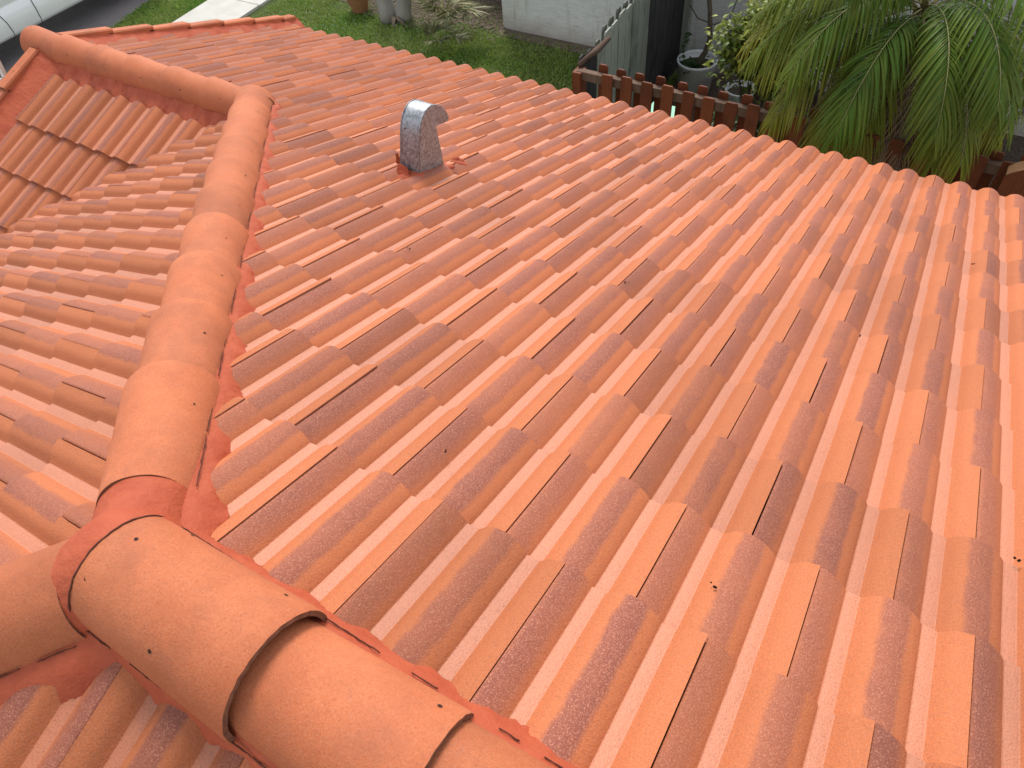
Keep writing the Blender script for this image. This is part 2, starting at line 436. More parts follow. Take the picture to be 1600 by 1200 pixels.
ribbon(J1 + dH * .05, J2 + dH * .02, (-1, -1, 0), mortar_profile(.112, .012, rT, .0, -.03), 4).build('sealant_strip', sm_, house)
crack(J1 + dL * .1, J1 + dL * 1.5, (1, -1, 0), .124, -rT * .124 + .008, 5, ribbon(J1 + dL * -.12, J1 + dL * 1.6, (1, -1, 0), mortar_profile(.118, .085, rT, .004, -.050), 5)).build('sealant_strip', [sm_, M['mortar_dark']], house)
ribbon(J1 + dL * .03, J1 + dL * 1.6, (-1, 1, 0), mortar_profile(.118, .02, rT, .0, -.03), 6).build('sealant_strip', sm_, house)
ribbon(J2 + V((.1, 0, 0)), V((XG, Y3, J2.z)), (0, -1, 0), [(.09, -.03), (.104, -.05), (.125, -.075), (.165, -.10), (.215, -.135)], 7, .008).build('sealant_strip', sm_, house)
ribbon(J2 + V((.1, 0, 0)), V((XG, Y3, J2.z)), (0, 1, 0), mortar_profile(.106, .02, T_, .0, -.03), 8).build('sealant_strip', sm_, house)

# junction boot: blend of three half-round lobes, draped as one sheet of sealant
def junction():
    mb = MB(); n = 72; size = .30
    arms = [(V((1, 0, 0)), .107), (dH, .103), (dL, .1115)]
    def height(x, y):
        best = -9
        acc = 0
        for d, r in arms:
            dh = V((d.x, d.y, 0)); sl = d.z / dh.length; dh.normalize()
            a = x * dh.x + y * dh.y; b = -x * dh.y + y * dh.x
            a2 = max(a, -.02)
            rr = math.hypot(b, a - a2)
            cz = sl * max(a, 0) + DROP - .002
            h = cz + (math.sqrt(max(0, r * r - rr * rr)) if rr < r else -(rr - r) * 2.2)
            acc += math.exp(h * 55)
        return math.log(acc) / 55
    vs = []
    for i in range(n + 1):
        for j in range(n + 1):
            x = -size + 2 * size * i / n; y = -size + 2 * size * j / n
            z = height(x, y) + .0025 * noise.noise(V((x * 18, y * 18, 4))) + .006 * noise.noise(V((x * 7, y * 7, 9)))
            vs.append(V((J1.x + x, J1.y + y, J1.z + z)))
    fs = []
    w = n + 1
    for i in range(n):
        for j in range(n):
            cx = -size + 2 * size * (i + .5) / n; cy = -size + 2 * size * (j + .5) / n
            rr = math.hypot(cx, cy)
            if rr > .25 + .01 * noise.noise(V((cx * 20, cy * 20, 1))): continue
            fs.append((i * w + j, (i + 1) * w + j, (i + 1) * w + j + 1, i * w + j + 1))
    mb.add(vs, fs, True, 0)
    for d, a, r, up0 in ((V((1, 0, 0)), .002, .1215, DROP + .012),):
        side = d.cross(V((0, 0, 1))).normalized(); up = side.cross(d).normalized(); ln = []
        for k in range(60):
            t = math.pi * (k / 59); q = J1 + d * (a + .002 * noise.noise(V((k * .35, a * 50, 1)))) + (side * math.cos(t) + up * math.sin(t)) * (r + .001 * noise.noise(V((k * .5, a * 90, 5)))) + up * up0
            ln.append(q)
        mb.tube(ln, [.0019 * (1 + .6 * noise.noise(V((k * .3, 1, a * 30)))) for k in range(60)], 5, mi=1)
    return mb
junction().build('junction_boot', [sm_, M['mortar_dark']], house)
def gob(c, r, seed, name='sealant_lump', sq=(1, 1, 1)):
    bm = bmesh.new(); bmesh.ops.create_icosphere(bm, subdivisions=3, radius=1)
    for q in bm.verts:
        k = 1 + .35 * noise.noise(q.co * 1.7 + V((seed, 0, 0)))
        q.co = V((q.co.x * r * k * sq[0], q.co.y * r * k * sq[1], q.co.z * r * k * sq[2])) + V(c)
    me = bpy.data.meshes.new(name); bm.to_mesh(me); bm.free()
    for pl in me.polygons: pl.use_smooth = True
    me.materials.append(sm_); return link(name, me, house)
gob(J2 + V((.11, .02, -.06)), .085, 3, sq=(1, .9, .55))

# ---- rake tiles on both sides of the gable
def rake(side):
    # side +1: along slope A, -1: along slope B
    n = V((0, s_ * side, c_)); d = V((0, c_ * side, -s_)); z0 = J2.z if side > 0 else J2.z + .0
    Lr = (3.84 - Y3) / c_ if side > 0 else 2.6
    k = 0; a = .10
    while a < Lr:
        L = min(.36, Lr - a) + (.02 if side > 0 else 0)
        mb = MB(); rv = random.random()
        O = V((XG, Y3, z0)) + d * a
        w0, w1 = -.055, .045; top = .042
        ring = lambda s_al, lf: [O + d * s_al + V((w0, 0, 0)) + n * (-.14), O + d * s_al + V((w0, 0, 0)) + n * (top + lf), O + d * s_al + V((w0 + .012, 0, 0)) + n * (top + .010 + lf),
                                 O + d * s_al + V((w1 - .01, 0, 0)) + n * (top + .010 + lf), O + d * s_al + V((w1, 0, 0)) + n * (top + lf), O + d * s_al + V((w1, 0, 0)) + n * (top - .03 + lf)]
        rs = [ring(0, -.004), ring(L * .5, .006), ring(L, .016)]
        vs = [q for r_ in rs for q in r_]
        mb.add(vs, [(a_ * 6 + q, a_ * 6 + q + 1, (a_ + 1) * 6 + q + 1, (a_ + 1) * 6 + q) for a_ in range(2) for q in range(5)], False, 0, rnd=rv)
        mb.add(rs[2] , [(0, 1, 2, 3, 4, 5)], False, 1, rnd=rv)
        cc = O + d * (L * .6) + V((0, 0, 0)) + n * (top + .0115 + .008)
        mb.add([cc + V((math.cos(t) * .004, 0, 0)) + d * math.sin(t) * .005 for t in [z * math.pi / 4 for z in range(8)]], [tuple(range(8))], False, 2, rnd=rv)
        mb.build('rake_tile', CAPM, house)
        a += .345
    mbs = MB(); nseg = 200; vs = []
    for i in range(nseg + 1):
        q = V((XG, Y3, z0)) + d * (Lr * i / nseg + .06)
        prof_ = [(.035, .048), (.045, .030), (.09 if side < 0 else .07, .012), (.16 if side < 0 else .11, -.008), (.25 if side < 0 else .15, -.042)]
        for kk, (o, h) in enumerate(prof_):
            nz = noise.noise(V((i * .16, kk * 1.3, side * 5))); fine = noise.noise(V((i * .7 + o * 60, kk * 2.0, side * 8)))
            vs.append(q + V((o + .008 * nz * (kk > 1), 0, 0)) + n * (h + .006 * nz + .003 * fine))
    mbs.add(vs, [(i * 5 + k2, i * 5 + k2 + 1, (i + 1) * 5 + k2 + 1, (i + 1) * 5 + k2) for i in range(nseg) for k2 in range(4)], True, 0)
    mbs.build('sealant_strip', sm_, house)
rake(1); rake(-1)

# ---- walls, gable, fascia (mostly under the roof)
ZG = -3.95
M['stucco_own'] = simple('cream_stucco_wall', (.60, .52, .42), (.66, .58, .48), 4, .85, .4, 80)
M['fascia'] = simple('fascia_brown_paint', (.16, .06, .03), (.20, .08, .04), 10, .5)
mb = MB()
ex = XG + .15
mb.add([V((ex, 3.3, ZG)), V((ex, 3.3, -1.48)), V((ex, Y3, J2.z - .16)), V((ex, -1.0, -1.75)), V((ex, -1.0, ZG)),
        V((3.0, 3.3, ZG)), V((3.0, 3.3, -1.48)), V((3.0, -3.2, ZG)), V((3.0, -3.2, -.75))],
       [(0, 1, 2, 3, 4), (0, 5, 6, 1)], False)
mb.build('wall', M['stucco_own'], house)
mb = MB(); mb.box((-1.02, 3.80, -1.56), (8.0, .025, .15)); mb.build('fascia', M['fascia'], house)
mb = MB(); mb.box((-1.02, 3.55, -1.645), (8.0, .5, .012)); mb.build('soffit', M['stucco_own'], house)

# ------------------------------------------------------------------ roof vent
F = V((-1.6102, 1.4145, -.5324)); nA = V((0, s_, c_)); dA = V((0, c_, -s_))
vent = empty('roof_vent', F, 'galvanised steel gooseneck vent standing alone on the tiled slope', 'vent')
def P2(y, z, x=0): return F + V((x, y, z))
poly = [(0, 0), (.03, .085), (.058, .171), (.070, .200), (.085, .226), (.108, .250), (.134, .266), (.162, .272), (.189, .269), (.210, .261), (.228, .249), (.255, .230), (.277, .204), (.292, .176), (.303, .147), (.293, .130), (.191, .157), (.198, .03), (.205, -.095)]
W = .121
ext = lambda y, z: (y, z)
full = [(-.035, -.10)] + poly[:-1] + [(.205, -.16)]
back = full[:16]           # outer curved sheet, from the base round to the beak
mb = MB()
bb = []
for i in range(len(back) - 1):
    for k in range(3): bb.append(tuple(back[i][z] + (back[i + 1][z] - back[i][z]) * k / 3 for z in (0, 1)))
bb.append(back[-1])
bb = [bb[0]] + [tuple((bb[i - 1][z] + bb[i][z] + bb[i + 1][z]) / 3 for z in (0, 1)) for i in range(1, len(bb) - 1)] + [bb[-1]]
mb.add([P2(y, z, 0) for y, z in bb] + [P2(y, z, -W) for y, z in bb], [(i, i + 1, len(bb) + i + 1, len(bb) + i) for i in range(len(bb) - 1)], True)
# raised seam lips at both edges
part('hood', mb, M['galv'], vent)
for x in (0, -W):
    mb = MB(); mb.add([P2(y, z, x + (.0006 if x == 0 else -.0006)) for y, z in full], [tuple(range(len(full))) if x == 0 else tuple(range(len(full) - 1, -1, -1))], False)
    part('side_panel', mb, M['galv'], vent)
    mb = MB(); mb.tube([P2(y, z, x + (-.004 if x == 0 else .004)) + V((0, -.001, .0015)) for y, z in back], .0022, 6); part('seam_lip', mb, M['galv'], vent)
mb = MB()
mb.add([P2(.191, .157, -.001), P2(.191, .157, -W + .001), P2(.205, -.16, -W + .001), P2(.205, -.16, -.001)], [(0, 1, 2, 3)], False)
part('front_panel', mb, M['galv'], vent)
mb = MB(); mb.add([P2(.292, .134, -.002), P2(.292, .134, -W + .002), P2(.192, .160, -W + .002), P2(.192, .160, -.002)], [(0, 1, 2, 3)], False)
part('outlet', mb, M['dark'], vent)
mb = MB(); q = P2(.066, .196, -.085) + V((0, -.003, .001)); mb.tube([q, q + V((0, -.004, .002))], .0035, 8); part('rivet', mb, M['hole'], vent)
# sealant around its foot
mb = MB(); n1 = 96; vs = []
ctr = F + V((-W / 2, .10, -.045))
for i in range(n1):
    t = 2 * math.pi * i / n1
    ca, sa = math.cos(t), math.sin(t)
    k = 1 / max(abs(ca) / (W / 2 + .001), abs(sa) / .112)
    for j, (g, h) in enumerate([(0, .012), (.012, .004), (.045, -.006), (.085, -.040)]):
        nz = noise.noise(V((ca * 2.2, sa * 2.2, j * .8 + 3))); n2 = noise.noise(V((ca * 6, sa * 6, j * 2 + 7)))
        gg = g * (1 + .55 * nz) + (.012 * n2 if j else 0)
        vs.append(ctr + V((ca * (k + gg), 0, 0)) + dA * (sa * (k + gg)) + nA * (h + (.014 * nz + .010 * n2) * (j > 0)))
mb.add(vs, [(i * 4 + j, ((i + 1) % n1) * 4 + j, ((i + 1) % n1) * 4 + j + 1, i * 4 + j + 1) for i in range(n1) for j in range(3)], True)
part('sealant_skirt', mb, sm_, vent)
# curled flaps of the membrane
def flap(c, a, b, seed):
    vs = []; n = 8; mb = MB()
    for i in range(n + 1):
        for j in range(n + 1):
            u, v = i / n, j / n
            vs.append(V(c) + V(a) * u * (1 - .5 * v) + V(b) * v + nA * (.010 * noise.noise(V((u * 3, v * 3, seed)))) + V((.006 * noise.noise(V((u * 4, v * 4, seed + 5))), 0, 0)))
    mb.add(vs, [(i * (n + 1) + j, (i + 1) * (n + 1) + j, (i + 1) * (n + 1) + j + 1, i * (n + 1) + j + 1) for i in range(n) for j in range(n)], True); part('membrane_flap', mb, sm_, vent)
flap(F + V((-W - .045, .03, -.005)), (.01, .03, -.02), (-.012, .02, .045), 1)
flap(F + V((-.12, -.035, .0)), (.10, -.015, -.01), (.01, .03, .035), 2)
flap(F + V((.03, .22, -.06)), (.10, .02, -.01), (.0, .035, .012), 3)

# ------------------------------------------------------------------ ground
def gmat():
    t = NT('lawn_soil', .95, .1)
    f = t.noise(3, 5, .6); g = t.noise(40, 4, .7)
    c = t.mix(t.ramp(f, [(.35, 0.0), (.65, 1.0)]), (.055, .09, .02), (.09, .12, .04))
    c = t.mix(t.math('MULTIPLY', t.ramp(g, [(.45, 0.0), (.7, 1.0)]), .6), c, (.075, .065, .035))
    t.col(c); t.bump(g, .8, .03); return t.m
def sheet(name, pts, z, m, kind='structure', jag=0, sub=1):
    mb = MB(); P_ = []
    for i in range(len(pts)):
        a, b = V((*pts[i], 0)), V((*pts[(i + 1) % len(pts)], 0))
        for k in range(sub):
            q = a.lerp(b, k / sub)
            if jag: q += V((noise.noise(q * 2.3) + .5 * noise.noise(q * 9), noise.noise(q * 2.3 + V((5, 5, 5))) + .5 * noise.noise(q * 9 + V((3, 1, 5))), 0)) * jag
            P_.append(V((q.x, q.y, z)))
    mb.add(P_, [tuple(range(len(P_)))]); o = mb.build(name, m); tag(o, kind=kind); return o
sheet('ground', [(-400, -400), (400, -400), (400, 400), (-400, 400)], ZG, gmat())
def asph():
    t = NT('asphalt_driveway', .85, .25)
    f = t.noise(2.2, 5, .6); g = t.noise(120, 3, .7)
    c = t.mix(t.ramp(f, [(.3, 0.0), (.7, 1.0)]), (.155, .140, .148), (.215, .195, .198))
    c = t.mix(t.ramp(g, [(.55, 0.0), (.7, 1.0)]), c, (.34, .30, .29)); c = t.mix(t.ramp(g, [(.3, 1.0), (.42, 0.0)]), c, (.05, .045, .05))
    t.col(c); t.bump(g, .5, .01); return t.m
sheet('driveway', [(-12.62, -8), (-12.62, 6.26), (-12.9, 7.45), (-13.3, 12), (-30, 12), (-30, -8)], ZG + .012, asph(), jag=.05, sub=40)
M['conc'] = simple('white_painted_concrete', (.46, .45, .41), (.53, .52, .48), 5, .8, .2, 90)
def slab(name, pts, z0, z1, m):
    mb = MB(); n = len(pts)
    mb.add([V((*p, z0)) for p in pts] + [V((*p, z1)) for p in pts], [tuple(range(n, 2 * n))] + [(i, (i + 1) % n, n + (i + 1) % n, n + i) for i in range(n)])
    return tag(mb.build(name, m), kind='structure')
slab('path', [(-11.50, 4.0), (-10.42, 4.0), (-10.60, 8.0), (-11.70, 8.0)], ZG, ZG + .05, M['conc'])
slab('path', [(-11.70, 8.025), (-10.60, 8.025), (-10.78, 12.0), (-11.95, 12.0)], ZG, ZG + .045, M['conc'])
M['mulch'] = simple('bark_mulch', (.06, .042, .032), (.12, .09, .07), 25, .95, 1.0, 60)
M['dirt'] = simple('bare_soil', (.10, .078, .055), (.17, .135, .10), 12, .95, .8, 50)
sheet('mulch_bed', [(-9.6, 8.75), (-8.6, 8.7), (-8.4, 8.45), (-7.4, 8.45), (-6.9, 8.85), (-6.0, 8.9), (-5.9, 12), (-9.6, 12)], ZG + .008, M['mulch'], jag=.10, sub=8)
sheet('soil_strip', [(-6.1, 8.78), (-4.5, 8.72), (-2.9, 8.6), (-2.9, 9.1), (-6.1, 9.1)], ZG + .005, M['dirt'], jag=.05, sub=10)
sheet('soil_strip', [(-2.85, 4.2), (4, 4.2), (4, 9.1), (-2.85, 9.1)], ZG + .006, M['mulch'], jag=.03, sub=10)

# grass blades
def leafmat(name, c1, c2, scale=3, rough=.5, trans=.25, attr=True, c3=None, spec=.35):
    t = NT(name, rough, spec); f = t.noise(scale, 3, .6)
    c = t.mix(t.ramp(f, [(.35, 0.0), (.65, 1.0)]), c1, c2)
    if attr: c = t.mix(t.attr('rnd'), c, c3 or tuple(x * 1.5 for x in c2))
    t.col(c); t.b.inputs['Subsurface Weight'].default_value = 0
    if trans:
        tr = t.n.new('ShaderNodeBsdfTranslucent'); t.l.new(c, tr.inputs['Color']) if not isinstance(c, tuple) else None
        mx = t.n.new('ShaderNodeMixShader'); mx.inputs[0].default_value = trans
        out = t.n['Material Output']; t.l.new(t.b.outputs[0], mx.inputs[1]); t.l.new(tr.outputs[0], mx.inputs[2]); t.l.new(mx.outputs[0], out.inputs[0])
    return t.m
M['grass'] = leafmat('grass_blades', (.11, .26, .022), (.22, .37, .045), 1.6, .6, .3, True, (.32, .32, .12))
gm = MB(); rg = random.Random(5)
def in_lawn(x, y):
    if x < -12.66 - .2 * (y - 6.2): return False
    if -11.72 < x < -10.42 and y < 12: return False
    if x > -2.9 or y > 8.9 and x > -6.1: return False
    if y > 8.55 + .3 * noise.noise(V((x * 1.5, 2, 0))) and x > -9.4 and x < -6.6: return rg.random() < .22
    if y > 9.6: return False
    if y > 8.7 and x > -6.6: return rg.random() < .25
    return True
gv, gf, ga = [], [], []
def blade(x, y, h, wd):
    a = rg.random() * 6.283; lx = rg.gauss(0, .45) * h; ly = rg.gauss(0, .45) * h
    b = len(gv); dx, dy = math.cos(a) * wd, math.sin(a) * wd
    gv.extend([(x - dx, y - dy, ZG), (x + dx, y + dy, ZG), (x + lx + dx * .5, y + ly + dy * .5, ZG + h * .75), (x + lx * 1.6, y + ly * 1.6, ZG + h)])
    gf.append((b, b + 1, b + 2)); gf.append((b, b + 2, b + 3))
    br = max(0, min(1, .35 + .5 * noise.noise(V((x * 1.1, y * 1.1, 0))) + rg.uniform(-.3, .3))); ga.extend([br] * 4)
for _ in range(125000):
    x = rg.uniform(-13.2, -2.9); y = rg.uniform(4.6, 9.6)
    if y < 4.2 + (x + 13) * .0: continue
    if not in_lawn(x, y): continue
    blade(x, y, rg.uniform(.02, .055), rg.uniform(.005, .012))
for _ in range(9000):
    x = rg.uniform(-13.5, -9); y = rg.uniform(9.6, 12)
    if in_lawn(x, min(y, 9.5)): blade(x, y, rg.uniform(.02, .05), .008)
gm.add(gv, gf, False, 0, rnd=ga)
tag(gm.build('grass', M['grass']), 'short green lawn between driveway, garden bed and white wall', 'grass', kind='stuff')
M['clover'] = simple('clover_white', (.55, .58, .48), (.40, .45, .34), 50, .8)
cm = MB()
for _ in range(1500):
    x = rg.gauss(-8.6, 1.5); y = rg.gauss(7.6, .55)
    if not in_lawn(x, y) or y > 9: continue
    s = rg.uniform(.004, .009); q = V((x, y, ZG + rg.uniform(.03, .05)))
    cm.add([q + V((s, 0, 0)), q + V((0, s, .002)), q + V((-s, 0, 0)), q + V((0, -s, .003)), q + V((0, 0, s))], [(0, 1, 4), (1, 2, 4), (2, 3, 4), (3, 0, 4)])
tag(cm.build('clover_flowers', M['clover']), 'tiny white clover heads scattered in the lawn', 'flowers', kind='stuff')
# mulch chips
M['chip'] = simple('bark_chip', (.12, .085, .065), (.22, .175, .14), 14, .9)
ch = MB()
for _ in range(3600):
    if rg.random() < .6: x, y = rg.uniform(-9.0, -5.9), rg.uniform(8.5, 10.4)
    else: x, y = rg.uniform(-2.8, 2.5), rg.uniform(4.8, 9)
    a = rg.random() * 6.28; L = rg.uniform(.01, .035); wv = rg.uniform(.004, .011)
    d1 = V((math.cos(a), math.sin(a), rg.uniform(-.4, .4))) * L; d2 = V((-math.sin(a), math.cos(a), rg.uniform(-.3, .3))) * wv
    q = V((x, y, ZG + rg.uniform(.012, .03))); ch.add([q - d1 - d2, q + d1 - d2, q + d1 + d2, q - d1 + d2], [(0, 1, 2, 3)])
tag(ch.build('bark_chips', M['chip']), 'loose pale bark chips and leaf litter on the garden beds', 'mulch', kind='stuff')

# ------------------------------------------------------------------ neighbour's house wall
def stucco():
    t = NT('white_rough_stucco', .85, .2)
    st = t.noise(9, 6, .7, stretch=(.55, 1, 4.2)); f = t.noise(1.3, 4, .6); fine = t.noise(45, 4, .7, stretch=(.5, 1, 2.5))
    c = t.mix(t.ramp(f, [(.3, 0.0), (.7, 1.0)]), (.80, .81, .80), (.85, .85, .83))
    c = t.mix(t.math('MULTIPLY', t.ramp(st, [(.38, 1.0), (.5, 0.0)]), .45), c, (.62, .63, .62))
    # dirt splash at the foot: a stain with its own ragged top
    sep = t.n.new('ShaderNodeSeparateXYZ'); t.l.new(t.tc, sep.inputs[0])
    hgt = t.math('ADD', sep.outputs[2], t.math('MULTIPLY', t.noise(2.5, 4, .7), -.35))
    stain = t.ramp(t.math('ADD', t.math('MULTIPLY', hgt, 1.2), .3), [(.02, 1.0), (.45, 0.0)])
    c = t.mix(t.math('MULTIPLY', stain, .62), c, (.30, .22, .15))
    drip = t.ramp(t.noise(3.2, 3, .6, stretch=(2.2, 1, .35)), [(.56, 0.0), (.74, 1.0)])
    c = t.mix(t.math('MULTIPLY', drip, .4), c, (.42, .38, .28))
    t.col(c); t.bump(t.math('ADD', st, t.math('MULTIPLY', fine, .7)), .9, .03); return t.m
nh = empty('neighbour_house', (-6.05, 9.0, ZG), 'neighbouring house with rough white stucco wall at the back of the yard', 'house')
mb = MB(); mb.box((-6.05 + 7, 9.0 + 4, ZG + 1.25), (14, 8, 2.5)); part('wall', mb, stucco(), nh)
mb = MB(); mb.box((-6.05 + 7, 9.0 + 4.0, ZG + 2.56), (14.3, 8.2, .10)); part('roof', mb, M['fascia'], nh)

# ------------------------------------------------------------------ fences
def wood(name, c1, c2, dark, rough=.8):
    t = NT(name, rough, .25); r = t.attr('rnd')
    g = t.noise(22, 5, .7, stretch=(2.6, 2.6, .12)); f = t.noise(3, 3, .6)
    c = t.mix(t.ramp(g, [(.3, 0.0), (.7, 1.0)]), c1, c2)
    c = t.mix(t.math('MULTIPLY', t.ramp(f, [(.5, 0.0), (.72, 1.0)]), .7), c, dark)
    tone = t.math('ADD', t.math('MULTIPLY', r, .5), .7); c = t.mix(1.0, c, t.mix(tone, (0, 0, 0), (1, 1, 1)), 'MULTIPLY')
    t.col(c); t.bump(g, .5, .01); return t.m
M['grey_wood'] = wood('weathered_grey_wood', (.24, .26, .22), (.38, .40, .35), (.13, .14, .12))
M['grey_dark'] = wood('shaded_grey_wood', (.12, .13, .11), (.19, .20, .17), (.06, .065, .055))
M['black_wood'] = wood('black_and_shaded_wood', (.035, .034, .036), (.075, .072, .072), (.02, .02, .02))
M['brown_wood'] = wood('brown_stained_wood', (.16, .040, .014), (.22, .062, .024), (.08, .028, .013), .6)
M['rail_wood'] = wood('worn_brown_rail', (.12, .070, .045), (.20, .135, .10), (.06, .03, .02))
def picket(mb, base, w, th, h, across, nrm, ear=.03, rv=.5, lean=0.0, mi=0):
    a = V(across).normalized(); n = V(nrm).normalized(); b = V(base)
    up = (V((0, 0, 1)) + a * lean).normalized()
    pf = [(-w / 2, 0), (w / 2, 0), (w / 2, h - ear), (w / 2 - ear * .8, h), (-w / 2 + ear * .8, h), (-w / 2, h - ear)]
    vs = [b + a * x + up * z + n * s for s in (-th / 2, th / 2) for x, z in pf]; m = 6
    mb.add(vs, [tuple(range(m - 1, -1, -1)), tuple(range(m, 2 * m))] + [(i, (i + 1) % m, m + (i + 1) % m, m + i) for i in range(m)], False, mi, rnd=rv)
rf = random.Random(21)
# brown fence beyond the eave
YF = 5.36; ZT = -2.13
bf = empty('brown_fence', (-2.75, YF, ZG), 'low dark red-brown shadowbox picket fence beyond the roof edge', 'fence')
x = -2.44; k = 0
while x < 3.4:
    mb = MB(); picket(mb, (x, YF - .035, ZG + .05), .118, .018, ZT - ZG - .05 + rf.uniform(-.02, .015), (1, 0, 0), (0, 1, 0), .018, rf.random(), rf.uniform(-.006, .006))
    part('picket', mb, M['brown_wood'], bf)
    mb = MB(); picket(mb, (x - .105, YF + .075, ZG + .05), .100, .018, ZT - ZG - .03 + rf.uniform(-.02, .02), (1, 0, 0), (0, 1, 0), .02, rf.random(), rf.uniform(-.01, .01))
    part('picket', mb, M['brown_wood'], bf)
    x += .212; k += 1
for zz, hh in ((ZT - .10, .09), (ZT - .95, .09), (ZG + .25, .09)):
    mb = MB(); mb.box((.35, YF + .02, zz), (6.3, .072, hh), rnd=.5, bev=.004); part('rail', mb, M['rail_wood'], bf)
mb = MB(); mb.box((-2.78, YF + .02, (ZG + ZT - .06) / 2), (.10, .14, ZT - ZG - .06), rnd=.4, bev=.005); part('post', mb, M['brown_wood'], bf)
# rounded gate post at the right
gp = empty('gate_post', (1.30, 5.25, ZG), 'thick dark brown post with rounded tan top at the right edge', 'post')
mb = MB(); n = 20; wv = .30; hh = -2.02 - ZG
pf = [(0, 0), (wv, 0), (wv, hh)] + [(wv - wv * (i / n), hh - .0 - (.13 * (i / n) ** 2.2)) for i in range(1, n + 1)]
m = len(pf)
vs = [V((1.15 + x, 5.25 + s * .07, ZG + z)) for s in (-1, 1) for x, z in pf]
mb.add(vs, [tuple(range(m)), tuple(range(2 * m - 1, m - 1, -1))] + [(i, (i + 1) % m, m + (i + 1) % m, m + i) for i in range(m) if not 2 <= i < m - 1], False, 0, rnd=.3)
part('post_body', mb, M['brown_wood'], gp)
mb = MB(); top = pf[2:]
vs = [V((1.15 + x, 5.25 + s * .072, ZG + z + .003)) for s in (-1, 1) for x, z in top]; m = len(top)
mb.add(vs, [(i, i + 1, m + i + 1, m + i) for i in range(m - 1)], True, 0, rnd=.9)
part('post_top', mb, simple('tan_worn_wood', (.30, .15, .07), (.40, .22, .11), 20, .8, .4, 80), gp)
# grey fence running back to the white wall
gf_ = empty('grey_fence', (-2.8, 5.4, ZG), 'tall weathered grey picket fence running back to the white wall', 'fence')
A0 = V((-2.80, 5.45, ZG)); A1 = V((-3.02, 8.98, ZG)); dF = (A1 - A0).normalized(); nF = V((dF.y, -dF.x, 0))
L = (A1 - A0).length; a = 0.02; k = 0
while a < L - .05:
    wv = rf.uniform(.175, .19); h = 1.80 + rf.uniform(-.012, .02)
    if a < .50: h -= .05
    mat = M['black_wood'] if a < .42 or a > 1.95 else M['grey_wood']  # near pickets get their shade as black colour; far ones are black boards
    mb = MB(); picket(mb, A0 + dF * (a + wv / 2), wv, .018, h, dF, nF, .028, rf.random(), rf.uniform(-.006, .006))
    part('picket', mb, mat, gf_)
    mb = MB(); picket(mb, A0 + dF * (a + wv + .012) - nF * .085, .12, .018, h - rf.uniform(.0, .03), dF, nF, .028, rf.random() * .5, 0)
    part('picket', mb, M['black_wood'] if mat is M['black_wood'] else M['grey_dark'], gf_)
    a += wv + rf.choice([.010, .014, .018, .030]); k += 1
for zz in (.35, 1.0, 1.62):
    mb = MB(); q = (A0 + A1) / 2 - nF * .04 + V((0, 0, zz)); rot = Matrix(((dF.x, nF.x, 0), (dF.y, nF.y, 0), (0, 0, 1)))
    mb.box(q, (L, .045, .09), rot=rot, rnd=.3); part('rail', mb, M['grey_wood'], gf_)
mb = MB(); mb.box(A1 + nF * .07 + V((0, -.05, .95)), (.09, .09, 1.9), rnd=.5); part('post', mb, M['grey_wood'], gf_)
# broken plank lying on the corner
mb = MB(); mb.tube([V((-2.80, 5.42, ZT - .03)), V((-2.76, 5.75, ZT - .02)), V((-2.74, 5.98, ZT + .0))], [.028, .036, .026], 7)
tag(mb.build('broken_plank', M['rail_wood']), 'splintered old plank resting on the corner where the fences meet', 'plank')
# mint box glimpsed between pickets
mb = MB(); mb.box((-1.95, 5.75, ZG + .65), (.44, .30, 1.3), bev=.03); tag(mb.build('storage_bin', simple('mint_green_plastic', (.30, .62, .44), (.34, .66, .48), 5, .5)), 'pale mint green bin seen between the brown pickets', 'bin')

# ------------------------------------------------------------------ pots
M['white_plastic'] = simple('white_pot_plastic', (.72, .74, .76), (.78, .80, .81), 3, .45, 0, spec=.5)
M['soil'] = simple('potting_soil', (.05, .04, .03), (.09, .07, .05), 40, .95, .8, 90)
M['terracotta'] = simple('terracotta', (.42, .17, .09), (.50, .24, .14), 12, .75, .2, 60)
def pot(name, c, rt, rb, h, m, label, cat='pot'):
    t = empty(name, c, label, cat)
    mb = MB(); mb.lathe(c, [(0.001, .0), (rb * .9, 0), (rb, .01), (rt * .985, h * .93), (rt * 1.02, h * .94), (rt * 1.04, h), (rt * .97, h + .004), (rt * .94, h * .95), (rt * .90, h * .80), (.001, h * .80)], 40)
    part('pot_body', mb, m, t)
    mb = MB(); n = 20
    mb.add([V(c) + V((0, 0, h * .83))] + [V(c) + V((rt * .92 * math.cos(a), rt * .92 * math.sin(a), h * .815 + .008 * noise.noise(V((a, 1, 1))))) for a in [6.2832 * i / n for i in range(n)]], [(0, i + 1, (i + 1) % n + 1) for i in range(n)], True)
    part('soil', mb, M['soil'], t)
    return t
PC = V((-2.53, 8.34, ZG)); pot('planter_pot', PC, .262, .205, .50, M['white_plastic'], 'large round white plastic planter beside the grey fence')
P2C = V((-1.80, 8.05, ZG)); pot('planter_pot', P2C, .20, .15, .40, M['white_plastic'], 'smaller white planter half hidden by yellow-green leaves')
TC = V((-8.74, 8.60, ZG)); pot('flower_pot', TC, .23, .13, .34, M['terracotta'], 'terracotta pot filled with white pebbles on the lawn edge')
peb = MB(); rp = random.Random(3)
for _ in range(46):
    a = rp.random() * 6.283; r_ = .2 * math.sqrt(rp.random()); q = TC + V((math.cos(a) * r_, math.sin(a) * r_, .30 + rp.uniform(0, .02))); s = rp.uniform(.016, .028)
    peb.lathe(q, [(.001, -s * .6), (s, 0), (.001, s * .7)], 7)
tag(peb.build('pebbles', simple('white_pebbles', (.6, .58, .54), (.7, .68, .64), 30, .6)), 'white pebbles heaped in the terracotta pot', 'pebbles', kind='stuff')

